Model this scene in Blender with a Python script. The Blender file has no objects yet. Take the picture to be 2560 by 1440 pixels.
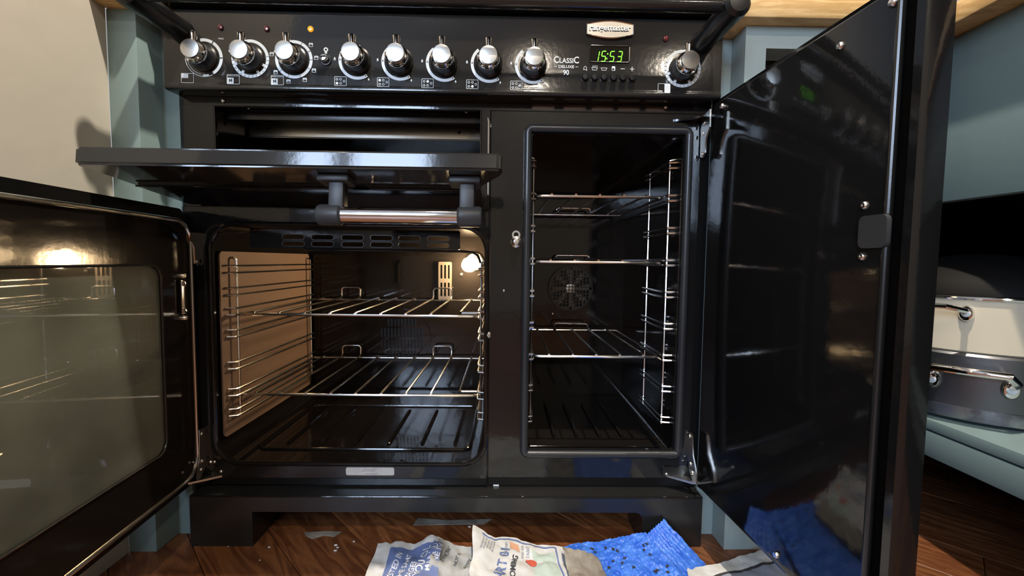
import bpy, bmesh, math, random
from mathutils import Vector, Matrix, noise
from mathutils.geometry import tessellate_polygon
random.seed(7)
S = bpy.context.scene
COL = S.collection
R = math.radians
PI = math.pi

# ------------------------------------------------------------------ camera
CAM = Vector((0.109, -0.76, 0.489))
F_PX = 1100.0
yaw, pitch, roll = R(0.95), R(3.55), R(0.68)
d_ = Vector((math.sin(yaw)*math.cos(pitch), math.cos(yaw)*math.cos(pitch), -math.sin(pitch)))
r0 = d_.cross(Vector((0, 0, 1))).normalized()
u0 = r0.cross(d_)
r_ = r0*math.cos(roll) + u0*math.sin(roll)
u_ = -r0*math.sin(roll) + u0*math.cos(roll)
cd = bpy.data.cameras.new('camera')
cam = bpy.data.objects.new('camera', cd)
COL.objects.link(cam)
m3 = Matrix((r_, u_, -d_)).transposed()
cam.matrix_world = Matrix.Translation(CAM) @ m3.to_4x4()
cd.sensor_fit = 'HORIZONTAL'
cd.sensor_width = 36.0
cd.lens = 36.0*F_PX/2560.0
cd.clip_start = 0.02
S.camera = cam

# ------------------------------------------------------------------ world, exposure, lights
S.view_settings.view_transform = 'Standard'
S.view_settings.look = 'None'
S.view_settings.exposure = 1.15
S.view_settings.gamma = 1.0
S.view_settings.use_curve_mapping = False
W = bpy.data.worlds.new('world'); S.world = W
W.use_nodes = True
W.node_tree.nodes['Background'].inputs[0].default_value = (0.55, 0.7, 1.0, 1)
W.node_tree.nodes['Background'].inputs[1].default_value = 0.35

CEIL = 2.40
WARM = (1.0, 0.88, 0.72)
DOWN = [(0.36, -0.47, 104.0), (-0.30, -1.25, 5.0), (0.30, -2.25, 19.0), (1.30, -2.25, 22.0), (0.36, -2.95, 18.0)]
for i, (x, y, p) in enumerate(DOWN):
    ld = bpy.data.lights.new('downlight_beam', 'SPOT')
    ld.energy = p; ld.color = WARM; ld.spot_size = R(150); ld.spot_blend = 0.6; ld.shadow_soft_size = 0.03
    lo = bpy.data.objects.new('downlight_beam', ld); COL.objects.link(lo)
    lo.location = (x, y, CEIL-0.03)
ld = bpy.data.lights.new('window_daylight', 'AREA')
ld.shape = 'RECTANGLE'; ld.size = 1.35; ld.size_y = 1.4; ld.energy = 80.0; ld.color = (0.66, 0.80, 1.0)
lo = bpy.data.objects.new('window_daylight', ld); COL.objects.link(lo)
lo.location = (-1.13, -3.40, 1.62); lo.rotation_euler = (R(90), 0, 0)

# ------------------------------------------------------------------ materials
MATS = {}
def nodes_of(name):
    m = bpy.data.materials.new(name); m.use_nodes = True
    nt = m.node_tree
    return m, nt, nt.nodes['Principled BSDF']
def mat(name, col, rough=0.5, metal=0.0, emit=None, es=0.0, bump=None, var=None, coat=0.0, spec=None, trans=0.0):
    """col: linear rgb. bump=(scale, strength, distance)  var=(scale, colour2, contrast)"""
    m, nt, b = nodes_of(name)
    b.inputs['Base Color'].default_value = (*col, 1)
    b.inputs['Roughness'].default_value = rough
    b.inputs['Metallic'].default_value = metal
    if spec is not None: b.inputs['Specular IOR Level'].default_value = spec
    if coat: b.inputs['Coat Weight'].default_value = coat; b.inputs['Coat Roughness'].default_value = 0.05
    if emit: b.inputs['Emission Color'].default_value = (*emit, 1); b.inputs['Emission Strength'].default_value = es
    tc = nt.nodes.new('ShaderNodeTexCoord')
    if bump:
        n = nt.nodes.new('ShaderNodeTexNoise'); n.inputs['Scale'].default_value = bump[0]; n.inputs['Detail'].default_value = 3
        nt.links.new(tc.outputs['Object'], n.inputs['Vector'])
        bp = nt.nodes.new('ShaderNodeBump'); bp.inputs['Strength'].default_value = bump[1]; bp.inputs['Distance'].default_value = bump[2]
        nt.links.new(n.outputs['Fac'], bp.inputs['Height']); nt.links.new(bp.outputs['Normal'], b.inputs['Normal'])
    if var:
        n = nt.nodes.new('ShaderNodeTexNoise'); n.inputs['Scale'].default_value = var[0]; n.inputs['Detail'].default_value = 4
        nt.links.new(tc.outputs['Object'], n.inputs['Vector'])
        rp = nt.nodes.new('ShaderNodeValToRGB')
        rp.color_ramp.elements[0].position = 0.5-var[2]; rp.color_ramp.elements[1].position = 0.5+var[2]
        rp.color_ramp.elements[0].color = (*col, 1); rp.color_ramp.elements[1].color = (*var[1], 1)
        nt.links.new(n.outputs['Fac'], rp.inputs['Fac']); nt.links.new(rp.outputs['Color'], b.inputs['Base Color'])
    MATS[name] = m
    return m
def wood(name, c1, c2, axis, rough, ringscale=6.0, stretch=(1, 1, 1), rnd=False):
    m, nt, b = nodes_of(name)
    tc = nt.nodes.new('ShaderNodeTexCoord'); mp = nt.nodes.new('ShaderNodeMapping')
    mp.inputs['Scale'].default_value = stretch
    nt.links.new(tc.outputs['Object'], mp.inputs['Vector'])
    vec = mp.outputs['Vector']
    if rnd:
        oi = nt.nodes.new('ShaderNodeObjectInfo'); vm = nt.nodes.new('ShaderNodeVectorMath'); vm.operation = 'MULTIPLY_ADD'
        vm.inputs[1].default_value = (7.0, 3.0, 5.0)
        nt.links.new(oi.outputs['Random'], vm.inputs[0]); nt.links.new(vec, vm.inputs[2]); vec = vm.outputs[0]
    n = nt.nodes.new('ShaderNodeTexNoise'); n.inputs['Scale'].default_value = 2.2; n.inputs['Detail'].default_value = 3; n.inputs['Distortion'].default_value = 0.6
    nt.links.new(vec, n.inputs['Vector'])
    mu = nt.nodes.new('ShaderNodeMath'); mu.operation = 'MULTIPLY'; mu.inputs[1].default_value = ringscale
    fr = nt.nodes.new('ShaderNodeMath'); fr.operation = 'PINGPONG'; fr.inputs[1].default_value = 0.5
    nt.links.new(n.outputs['Fac'], mu.inputs[0]); nt.links.new(mu.outputs[0], fr.inputs[0])
    n2 = nt.nodes.new('ShaderNodeTexNoise'); n2.inputs['Scale'].default_value = 60; n2.inputs['Detail'].default_value = 4
    nt.links.new(vec, n2.inputs['Vector'])
    ad = nt.nodes.new('ShaderNodeMath'); ad.operation = 'MULTIPLY_ADD'; ad.inputs[1].default_value = 0.55
    nt.links.new(n2.outputs['Fac'], ad.inputs[0]); nt.links.new(fr.outputs[0], ad.inputs[2])
    rp = nt.nodes.new('ShaderNodeValToRGB')
    rp.color_ramp.elements[0].position = 0.2; rp.color_ramp.elements[1].position = 0.75
    rp.color_ramp.elements[0].color = (*c1, 1); rp.color_ramp.elements[1].color = (*c2, 1)
    nt.links.new(ad.outputs[0], rp.inputs['Fac'])
    out = rp.outputs['Color']
    if rnd:
        hs = nt.nodes.new('ShaderNodeHueSaturation')
        ma = nt.nodes.new('ShaderNodeMath'); ma.operation = 'MULTIPLY_ADD'; ma.inputs[1].default_value = 0.5; ma.inputs[2].default_value = 0.75
        nt.links.new(oi.outputs['Random'], ma.inputs[0]); nt.links.new(ma.outputs[0], hs.inputs['Value'])
        nt.links.new(out, hs.inputs['Color']); out = hs.outputs['Color']
    nt.links.new(out, b.inputs['Base Color'])
    b.inputs['Roughness'].default_value = rough
    MATS[name] = m
def glass(name, tint, rough=0.0, grime=0.0, ior=1.5):
    m = bpy.data.materials.new(name); m.use_nodes = True; nt = m.node_tree
    nt.nodes.clear()
    o = nt.nodes.new('ShaderNodeOutputMaterial'); mx = nt.nodes.new('ShaderNodeMixShader')
    t = nt.nodes.new('ShaderNodeBsdfTransparent'); t.inputs[0].default_value = (*tint, 1)
    g = nt.nodes.new('ShaderNodeBsdfGlossy'); g.inputs['Roughness'].default_value = rough; g.inputs['Color'].default_value = (0.9, 0.9, 0.9, 1)
    fr = nt.nodes.new('ShaderNodeFresnel'); fr.inputs['IOR'].default_value = ior
    nt.links.new(fr.outputs[0], mx.inputs[0]); nt.links.new(t.outputs[0], mx.inputs[1]); nt.links.new(g.outputs[0], mx.inputs[2])
    last = mx
    if grime:
        df = nt.nodes.new('ShaderNodeBsdfDiffuse'); df.inputs['Color'].default_value = (0.52, 0.54, 0.45, 1)
        tl = nt.nodes.new('ShaderNodeBsdfTranslucent'); tl.inputs['Color'].default_value = (0.52, 0.54, 0.45, 1)
        m1 = nt.nodes.new('ShaderNodeMixShader'); m1.inputs[0].default_value = 0.4
        nt.links.new(df.outputs[0], m1.inputs[1]); nt.links.new(tl.outputs[0], m1.inputs[2])
        tc = nt.nodes.new('ShaderNodeTexCoord'); ns = nt.nodes.new('ShaderNodeTexNoise'); ns.inputs['Scale'].default_value = 7; ns.inputs['Detail'].default_value = 5
        nt.links.new(tc.outputs['Object'], ns.inputs['Vector'])
        mr = nt.nodes.new('ShaderNodeMapRange'); mr.inputs['From Min'].default_value = .35; mr.inputs['From Max'].default_value = .65
        mr.inputs['To Min'].default_value = grime*.6; mr.inputs['To Max'].default_value = grime*1.3
        nt.links.new(ns.outputs['Fac'], mr.inputs['Value'])
        m2 = nt.nodes.new('ShaderNodeMixShader')
        nt.links.new(mr.outputs[0], m2.inputs[0]); nt.links.new(mx.outputs[0], m2.inputs[1]); nt.links.new(m1.outputs[0], m2.inputs[2]); last = m2
    nt.links.new(last.outputs[0], o.inputs['Surface'])
    MATS[name] = m

mat('enamel', (0.0075, 0.0074, 0.0074), 0.08, bump=(90, 0.05, 0.002), spec=0.5)
mat('enamel_panel', (0.015, 0.0145, 0.0135), 0.11, bump=(150, 0.045, 0.002), spec=0.55)
mat('enamel_oven', (0.0075, 0.0062, 0.0055), 0.09, bump=(60, 0.06, 0.002), spec=0.42)
mat('enamel_satin', (0.013, 0.0128, 0.0125), 0.25, bump=(120, 0.1, 0.001))
mat('liner', (0.17, 0.110, 0.080), 0.62, bump=(900, 0.3, 0.0006), spec=0.3)
mat('chrome', (0.80, 0.78, 0.75), 0.07, 1.0)
mat('chrome_wire', (0.80, 0.77, 0.72), 0.20, 1.0)
mat('enamel_flap_lit', (0.024, 0.0233, 0.022), 0.09, bump=(120, 0.05, 0.001))  # lighter enamel; the light on the tilted flap is in the colour
mat('chrome_satin', (0.82, 0.78, 0.72), 0.22, 1.0)
mat('knob_face', (0.58, 0.56, 0.52), 0.30, 1.0)
mat('zinc', (0.55, 0.53, 0.48), 0.30, 1.0, bump=(300, 0.15, 0.0005))
mat('badge_metal', (0.60, 0.57, 0.52), 0.26, 1.0)
mat('badge_bright', (0.75, 0.74, 0.72), 0.35, 0.6)
mat('fan_metal', (0.10, 0.085, 0.07), 0.4, 0.8)
mat('plastic_and_shade_black', (0.006, 0.006, 0.0065), 0.30)  # black plastic parts; also stands for shade inside the shelf unit
mat('plastic_grey', (0.035, 0.036, 0.037), 0.45)
mat('rubber', (0.022, 0.024, 0.026), 0.26)
mat('slot_shade_black', (0.004, 0.004, 0.004), 0.6)  # painted shade seen through the fan slots
mat('print_white', (0.62, 0.66, 0.68), 0.45)
mat('print_black', (0.008, 0.008, 0.008), 0.5)
mat('vent_tin', (0.20, 0.13, 0.085), 0.5, 0.4)
mat('vent_steel', (0.17, 0.145, 0.115), 0.4, 0.5)
mat('clock_glass', (0.010, 0.009, 0.007), 0.08)
mat('digit', (0.02, 0.2, 0.01), 0.4, emit=(0.22, 1.0, 0.03), es=0.9)
mat('lens_red', (0.10, 0.012, 0.012), 0.12, coat=0.5)
mat('lens_amber', (0.35, 0.16, 0.01), 0.15, emit=(1.0, 0.45, 0.03), es=0.35)
mat('bulb', (1, 0.9, 0.7), 0.2, emit=(1.0, 0.70, 0.38), es=180.0)
mat('lamp_disc', (1, 1, 1), 0.3, emit=(1.0, 0.85, 0.66), es=6.0)
mat('sticker', (0.50, 0.49, 0.46), 0.5, var=(60, (0.42, 0.41, 0.39), 0.2))
mat('print_grey', (0.12, 0.12, 0.12), 0.6)
mat('teal', (0.170, 0.242, 0.245), 0.5, bump=(40, 0.08, 0.002), var=(3, (0.160, 0.230, 0.234), 0.3))
mat('teal_pale', (0.30, 0.36, 0.345), 0.5, bump=(40, 0.08, 0.002))
mat('plaster', (0.50, 0.475, 0.415), 0.85, bump=(22, 0.25, 0.003), var=(9, (0.47, 0.445, 0.39), 0.25))
mat('white_paint', (0.44, 0.43, 0.41), 0.8, bump=(15, 0.1, 0.003))
mat('cream_enamel', (0.62, 0.56, 0.43), 0.25, coat=0.3)
mat('pan_steel', (0.16, 0.165, 0.175), 0.38, 1.0, bump=(30, 0.2, 0.001))
mat('pan_band', (0.40, 0.42, 0.44), 0.33, 1.0, var=(22, (0.16, 0.16, 0.18), 0.08))
mat('lid_shaded', (0.004, 0.0035, 0.003), 0.7, spec=0.2)  # near black: the shelf's shadow is put into the lid colour
mat('ink_blue', (0.10, 0.15, 0.33), 0.6, var=(30, (0.13, 0.18, 0.36), 0.2))
mat('ink_red', (0.55, 0.10, 0.06), 0.6)
mat('ink_orange', (0.60, 0.32, 0.20), 0.6)
mat('ink_green', (0.42, 0.50, 0.45), 0.7)
mat('ink_black', (0.03, 0.03, 0.035), 0.7)
mat('ink_pale', (0.25, 0.27, 0.33), 0.7)
mat('ink_white', (0.62, 0.63, 0.66), 0.6)
mat('paper', (0.60, 0.61, 0.62), 0.8, var=(24, (0.48, 0.47, 0.45), 0.16), bump=(45, 0.5, 0.004))
mat('paper_dirty', (0.36, 0.33, 0.28), 0.8, var=(20, (0.12, 0.10, 0.08), 0.22), bump=(45, 0.6, 0.004))
mat('paper_grey', (0.40, 0.41, 0.42), 0.8, var=(35, (0.20, 0.21, 0.21), 0.2), bump=(45, 0.6, 0.004))
mat('blue_plastic', (0.025, 0.11, 0.60), 0.28, var=(60, (0.07, 0.22, 0.75), 0.2), bump=(190, 0.7, 0.004))
mat('soot', (0.02, 0.018, 0.016), 0.7)
wood('oak', (0.70, 0.47, 0.21), (0.50, 0.30, 0.11), 'X', 0.45, 9.0, (1.6, 4.0, 9.0))
wood('floor_wood', (0.24, 0.092, 0.033), (0.11, 0.036, 0.013), 'X', 0.42, 7.0, (1.5, 9.0, 9.0), rnd=True)
glass('door_glass', (0.93, 0.95, 0.90), 0.0)
glass('door_glass_dirty', (0.92, 0.94, 0.88), 0.02, grime=0.17, ior=2.0)
glass('window_glass', (0.95, 0.97, 1.0), 0.0)
MATS['oak_y'] = MATS['oak']

# ------------------------------------------------------------------ helpers
ROOTS = {}
def obj(name, bm, m, parent=None, loc=(0, 0, 0), rot=(0, 0, 0), smooth=35, world=True):
    if isinstance(bm, bpy.types.Mesh):
        me = bm
    else:
        bmesh.ops.recalc_face_normals(bm, faces=bm.faces[:])
        me = bpy.data.meshes.new(name); bm.to_mesh(me); bm.free()
        me.materials.append(MATS[m])
        if smooth:
            for p in me.polygons: p.use_smooth = True
            me.set_sharp_from_angle(angle=R(smooth))
    o = bpy.data.objects.new(name, me); COL.objects.link(o)
    o.location = loc; o.rotation_euler = rot
    if parent:
        o.parent = parent
        if world and parent.name in ROOTS:
            o.matrix_parent_inverse = ROOTS[parent.name].inverted()
    return o
def tag(o, label, cat, group=None):
    o['label'] = label; o['category'] = cat
    if group: o['group'] = group
    return o
def struct(o): o['kind'] = 'structure'; return o
def thing(name, label, cat, loc=(0, 0, 0), rotz=0, group=None):
    o = bpy.data.objects.new(name, None); COL.objects.link(o)
    o.location = loc; o.rotation_euler = (0, 0, rotz); o.empty_display_size = 0.05
    ROOTS[o.name] = Matrix.Translation(loc) @ Matrix.Rotation(rotz, 4, 'Z')
    return tag(o, label, cat, group)
def NB(): return bmesh.new()
def box(bm, x0, x1, y0, y1, z0, z1, bev=0.0, seg=2):
    c = bmesh.ops.create_cube(bm, size=1.0)
    vs = c['verts']
    for v in vs:
        v.co = Vector(((x0+x1)/2 + v.co.x*(x1-x0), (y0+y1)/2 + v.co.y*(y1-y0), (z0+z1)/2 + v.co.z*(z1-z0)))
    if bev:
        es = list({e for v in vs for e in v.link_edges})
        bmesh.ops.bevel(bm, geom=es, offset=bev, segments=seg, affect='EDGES', profile=0.5)
    return bm
def B(*a, **k): return box(NB(), *a, **k)
def frame_of(t):
    t = t.normalized()
    a = Vector((0, 0, 1)) if abs(t.z) < 0.9 else Vector((1, 0, 0))
    n = t.cross(a).normalized()
    return n, t.cross(n).normalized()
def tube(bm, pts, r, n=10, closed=False, caps=True):
    pts = [Vector(p) for p in pts]
    rs = r if isinstance(r, (list, tuple)) else [r]*len(pts)
    N = len(pts); rings = []; prev = None
    for i, p in enumerate(pts):
        if closed: t = (pts[(i+1) % N]-pts[i-1])
        elif i == 0: t = pts[1]-pts[0]
        elif i == N-1: t = pts[-1]-pts[-2]
        else: t = (pts[i+1]-p).normalized() + (p-pts[i-1]).normalized()
        if t.length < 1e-9: t = pts[i]-pts[i-1]
        t.normalize()
        if prev is None: a, b = frame_of(t)
        else:
            a = (prev - t*prev.dot(t)).normalized(); b = t.cross(a)
        prev = a
        rings.append([bm.verts.new(p + (a*math.cos(2*PI*k/n) + b*math.sin(2*PI*k/n))*rs[i]) for k in range(n)])
    for i in range(N if closed else N-1):
        A, Bq = rings[i], rings[(i+1) % N]
        for k in range(n):
            bm.faces.new((A[k], A[(k+1) % n], Bq[(k+1) % n], Bq[k]))
    if caps and not closed:
        bm.faces.new(rings[0][::-1]); bm.faces.new(rings[-1])
    return bm
def T(pts, r, n=10, closed=False): return tube(NB(), pts, r, n, closed)
def lathe(bm, prof, origin, axis, n=24):
    """prof [(d along axis, radius)]"""
    o = Vector(origin); ax = Vector(axis).normalized(); a, b = frame_of(ax)
    rings = []
    for d, r in prof:
        if r < 1e-6: rings.append([bm.verts.new(o+ax*d)])
        else: rings.append([bm.verts.new(o+ax*d+(a*math.cos(2*PI*k/n)+b*math.sin(2*PI*k/n))*r) for k in range(n)])
    for A, Bq in zip(rings, rings[1:]):
        for k in range(n):
            k2 = (k+1) % n
            if len(A) == 1 and len(Bq) == 1: continue
            if len(A) == 1: bm.faces.new((A[0], Bq[k2], Bq[k]))
            elif len(Bq) == 1: bm.faces.new((A[k], A[k2], Bq[0]))
            else: bm.faces.new((A[k], A[k2], Bq[k2], Bq[k]))
    if len(rings[0]) > 1: bm.faces.new(rings[0][::-1])
    if len(rings[-1]) > 1: bm.faces.new(rings[-1])
    return bm
def L(prof, origin, axis, n=24): return lathe(NB(), prof, origin, axis, n)
def rr(a0, a1, b0, b1, r, n=6):
    out = []
    for cx, cy, s in ((a1-r, b1-r, 0), (a0+r, b1-r, 90), (a0+r, b0+r, 180), (a1-r, b0+r, 270)):
        for k in range(n+1):
            t = R(s+90*k/n); out.append((cx+r*math.cos(t), cy+r*math.sin(t)))
    return out
def circ(cx, cy, r, n=32): return [(cx+r*math.cos(2*PI*k/n), cy+r*math.sin(2*PI*k/n)) for k in range(n)]
XZ = lambda a, b, d: (a, d, b)          # plates that face -Y
YZ = lambda a, b, d: (d, a, b)
XY = lambda a, b, d: (a, b, d)
def plate(bm, outer, holes, d0, d1, mp=XZ):
    loops = [outer]+list(holes)
    flat = [p for l in loops for p in l]
    tris = tessellate_polygon([[Vector((p[0], p[1], 0)) for p in l] for l in loops])
    f = [bm.verts.new(mp(a, b, d0)) for a, b in flat]
    k = [bm.verts.new(mp(a, b, d1)) for a, b in flat]
    for t in tris:
        try:
            bm.faces.new([f[i] for i in t]); bm.faces.new([k[i] for i in reversed(t)])
        except ValueError: pass
    i0 = 0
    for l in loops:
        n = len(l)
        for i in range(n):
            a, b = i0+i, i0+(i+1) % n
            bm.faces.new((f[a], f[b], k[b], k[a]))
        i0 += n
    return bm
def PL(outer, holes, d0, d1, mp=XZ): return plate(NB(), outer, holes, d0, d1, mp)
def prism(bm, poly, d0, d1, mp): return plate(bm, poly, [], d0, d1, mp)
def cavity(loop, y0, y1, mp=XZ):
    """open box: the wall follows a loop, closed at y1, 3 mm thick"""
    bm = NB()
    cx = sum(p[0] for p in loop)/len(loop); cz = sum(p[1] for p in loop)/len(loop)
    def ring(y, g): return [bm.verts.new(mp(a+(g if a > cx else -g), b+(g if b > cz else -g), y)) for a, b in loop]
    i0, i1, o0, o1 = ring(y0, 0), ring(y1, 0), ring(y0, .003), ring(y1+.003, .003)
    n = len(loop)
    for k in range(n):
        q = (k+1) % n
        bm.faces.new((i0[k], i0[q], i1[q], i1[k])); bm.faces.new((o0[q], o0[k], o1[k], o1[q])); bm.faces.new((i0[q], i0[k], o0[k], o0[q]))
    bm.faces.new(i1); bm.faces.new(o1[::-1])
    return bm
def text_verts(body, size, bold=0.0, shear=0.0, align='CENTER'):
    c = bpy.data.curves.new('t', 'FONT'); c.body = body; c.size = size; c.align_x = align; c.align_y = 'CENTER'
    c.offset = bold; c.shear = shear; c.resolution_u = 3
    o = bpy.data.objects.new('t', c); COL.objects.link(o)
    dg = bpy.context.evaluated_depsgraph_get(); dg.update()
    me = bpy.data.meshes.new_from_object(o.evaluated_get(dg))
    vs = [v.co.copy() for v in me.vertices]; fs = [tuple(p.vertices) for p in me.polygons]
    bpy.data.objects.remove(o); bpy.data.curves.remove(c); bpy.data.meshes.remove(me)
    return vs, fs
def text_obj(name, body, size, mapf, m, parent, bold=0.0, shear=0.0, sx=1.0):
    vs, fs = text_verts(body, size, bold, shear)
    bm = NB(); bv = [bm.verts.new(mapf(v.x*sx, v.y)) for v in vs]
    for f in fs:
        try: bm.faces.new([bv[i] for i in f])
        except ValueError: pass
    return obj(name, bm, m, parent, smooth=0)

# ================================================================== THE SETTING
flo = struct(obj('floor', B(-2.6, 2.6, -3.3, 0.65, -0.06, -0.006), 'floor_wood'))
# planks laid diagonally, one object each
ang = R(-46)
pl_w, pl_l = 0.105, 0.72
dx, dy = Vector((math.cos(ang), math.sin(ang))), Vector((-math.sin(ang), math.cos(ang)))
pme = None
row = -14
while row < 15:
    off = random.random()*pl_l
    for k in range(-4, 5):
        c = dx*(k*pl_l+off) + dy*(row*pl_w) + Vector((0.45, -0.25))
        if -0.85 < c.x < 1.6 and -1.0 < c.y < 0.62:
            if pme is None:
                bm = B(-pl_l/2+.0006, pl_l/2-.0006, -pl_w/2+.0006, pl_w/2-.0006, -0.006, 0.0, bev=0.0007, seg=1)
                o = obj('plank', bm, 'floor_wood', flo); pme = o.data
            else:
                o = obj('plank', pme, None, flo)
            o.location = (c.x, c.y, -random.random()*0.0004); o.rotation_euler = (0, 0, ang)
    row += 1
struct(obj('wall_left', B(-0.62, -0.508, -0.52, -0.0505, 0, CEIL), 'plaster'))
struct(obj('wall_back', B(-2.6, 2.6, 0.62, 0.70, 0, CEIL), 'white_paint'))
struct(obj('wall_right', B(2.5, 2.6, -3.3, 0.62, 0, CEIL), 'white_paint'))
struct(obj('wall_far_left', B(-2.7, -2.6, -3.3, 0.62, 0, CEIL), 'white_paint'))
struct(obj('ceiling', B(-2.7, 2.7, -3.4, 0.7, CEIL, CEIL+.08), 'white_paint'))
bm = PL([(-2.6, 0), (2.6, 0), (2.6, CEIL), (-2.6, CEIL)], [[(-1.78, .90), (-1.78, 2.34), (-.47, 2.34), (-.47, .90)]], -3.3, -3.2)
struct(obj('wall_rear', bm, 'white_paint'))
win = struct(obj('window_1', PL([(-1.78, .90), (-.47, .90), (-.47, 2.34), (-1.78, 2.34)],
      [[(-1.70, .98), (-1.70, 2.26), (-1.36, 2.26), (-1.36, .98)], [(-1.22, .98), (-1.22, 2.26), (-.55, 2.26), (-.55, .98)]], -3.28, -3.22), 'white_paint'))
obj('pane', B(-1.70, -1.36, -3.252, -3.248, .98, 2.26), 'window_glass', win)
obj('pane', B(-1.22, -.55, -3.252, -3.248, .98, 2.26), 'window_glass', win)
for i, (x, y, p) in enumerate(DOWN):
    t = thing('downlight', ['recessed ceiling downlight nearest above the cooker', 'recessed ceiling downlight nearest the short plaster wall', 'recessed ceiling downlight halfway back, behind the camera',
          'recessed ceiling downlight halfway back on the pan shelf side', 'recessed ceiling downlight nearest the rear wall'][i], 'light', (x, y, CEIL), group='ceiling downlights')
    obj('trim_ring', L([(0, .030), (.004, .045), (0.0, .048)], (x, y, CEIL-.004), (0, 0, 1), 24), 'chrome_satin', t)
    obj('lamp_disc', L([(0, .0), (.0, .028), (.002, .028), (.002, 0)], (x, y, CEIL-.006), (0, 0, 1), 20), 'lamp_disc', t)

# left of the cooker: post, filler strip, worktop end
t = thing('cabinet_post', 'teal painted cabinet post between plaster wall and cooker', 'cabinet', (-.485, 0, 0))
obj('post', B(-.508, -.463, -.05, .60, 0, .868, bev=.0012), 'teal', t)
obj('filler_strip', B(-.463, -.4365, 0.0, .60, 0, .868), 'teal', t)
t = thing('worktop', 'short oak worktop end left of the cooker', 'worktop', (-.47, 0, .868))
obj('board', B(-.508, -.44, -.078, .60, .868, .905, bev=.002), 'oak', t)
# right of the cooker: base cabinet, worktop
t = thing('base_cabinet', 'pale teal base cabinet right of the cooker behind the tall open door', 'cabinet', (.62, 0, 0))
obj('filler_strip', B(.4575, .4885, 0.001, .60, 0, .866), 'teal_pale', t)
obj('face_frame', PL([(.4885, 0), (.776, 0), (.776, .866), (.4885, .866)], [[(.522, .12), (.522, .832), (.74, .832), (.74, .12)]], -.042, .0), 'teal_pale', t)
obj('cabinet_side', B(.4887, .499, .0005, .60, 0, .866), 'teal', t)
obj('recessed_panel', B(.50, .775, .012, .03, .10, .85), 'plastic_grey', t)
t = thing('worktop', 'oak worktop with curling grain right of the cooker', 'worktop', (.62, 0, .867))
obj('board', B(.459, .776, -.066, .60, .867, .908, bev=.002), 'oak', t)
# the run on the right
t = thing('worktop', 'oak worktop on the side run above the pan shelf', 'worktop', (1.1, -.3, .867))
obj('board', B(.806, 1.42, -1.3, .60, .867, .899, bev=.002), 'oak', t)
t = thing('shelf_unit', 'teal open shelf unit holding the stacked pans', 'shelf', (1.1, -.3, 0))
obj('apron_panel', B(.85, .87, -1.28, .60, .597, .8665, bev=.001), 'teal', t)
obj('shelf_board', B(.83, 1.40, -1.28, .58, .2115, .2294, bev=.001), 'teal', t)
obj('shelf_rail', B(.8305, .85, -1.28, .58, .166, .2085, bev=.001), 'teal', t)
obj('back_panel', B(1.40, 1.42, -1.28, .60, 0, .8665), 'plastic_and_shade_black', t)  # blackened to stand for the unlit depth of the shelf
obj('end_panel', B(.851, 1.40, .58, .60, 0, .8665), 'plastic_and_shade_black', t)  # black here is the shade at the far end, put into colour
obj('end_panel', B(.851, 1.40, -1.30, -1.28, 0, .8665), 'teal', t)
obj('soffit', B(.87, 1.40, -1.28, .58, .60, .612), 'plastic_and_shade_black', t)  # shade under the worktop painted in as black

# pans
PC = Vector((.975, .03))
PRr = .142
def wallpt(a, z, out=0.0): return Vector((PC.x+(PRr+out)*math.cos(a), PC.y+(PRr+out)*math.sin(a), z))
def pan_handle(parent, a0, a1, zb, zt, boss, r, out):
    bs = []
    for a in (a0, a1):
        ax = Vector((math.cos(a), math.sin(a), 0))
        p = wallpt(a, zb, -.004)
        tt = Vector((-math.sin(a), math.cos(a), 0))
        bm = NB(); lathe(bm, [(0, boss), (.006, boss), (.010, boss*.8), (.011, 0)], (0, 0, 0), (0, 0, 1), 16)
        for v in bm.verts:
            q = v.co.copy(); v.co = p + tt*q.x*0.8 + Vector((0, 0, 1))*q.y*1.15 + ax*q.z
        b = obj('handle_mount', bm, 'chrome', parent); bs.append(b)
        obj('rivet', L([(0.009, boss*.55), (.0125, boss*.42), (.0135, 0)], p, ax, 12), 'print_white', b)
    pts = [wallpt(a0, zb+.004, .004), wallpt(a0, zb+(zt-zb)*.5, out*.6), wallpt(a0+(a1-a0)*.12, zt, out)]
    pts += [wallpt(a0+(a1-a0)*f, zt, out) for f in (.3, .5, .7)]
    pts += [wallpt(a1-(a1-a0)*.12, zt, out), wallpt(a1, zb+(zt-zb)*.5, out*.6), wallpt(a1, zb+.004, .004)]
    obj('handle', T(pts, r, 10), 'chrome', parent)
t = thing('stock_pan', 'dark brushed steel pan standing on the teal shelf', 'pan', (PC.x, PC.y, .2294))
obj('pan_body', L([(0, 0), (0, PRr-.012), (.004, PRr-.004), (.016, PRr), (.112, PRr), (.116, PRr-.003), (.116, PRr-.02)], (PC.x, PC.y, .2300), (0, 0, 1), 72), 'pan_steel', t)
obj('base_band', L([(0, PRr+.0005), (.020, PRr+.0012), (.021, PRr-.002)], (PC.x, PC.y, .2365), (0, 0, 1), 72), 'pan_band', t)
pan_handle(t, R(204), R(240), .296, .322, .014, .006, .034)
t = thing('casserole_pot', 'cream enamel pot with chrome rim stacked on the steel pan', 'pot', (PC.x, PC.y, .3465))
obj('pot_body', L([(0, 0), (0, PRr-.006), (.003, PRr-.002), (.088, PRr), (.088, PRr-.004)], (PC.x, PC.y, .3465), (0, 0, 1), 72), 'cream_enamel', t)
obj('rim', T([(PC.x+(PRr+.001)*math.cos(2*PI*k/72), PC.y+(PRr+.001)*math.sin(2*PI*k/72), .4365) for k in range(72)], .0032, 8, True), 'chrome', t)
pan_handle(t, R(162), R(218), .412, .423, .012, .0045, .036)
t = thing('pot_lid', 'domed lid lying on the cream pot, shelf shade in its colour', 'lid', (PC.x, PC.y, .4397))
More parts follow.
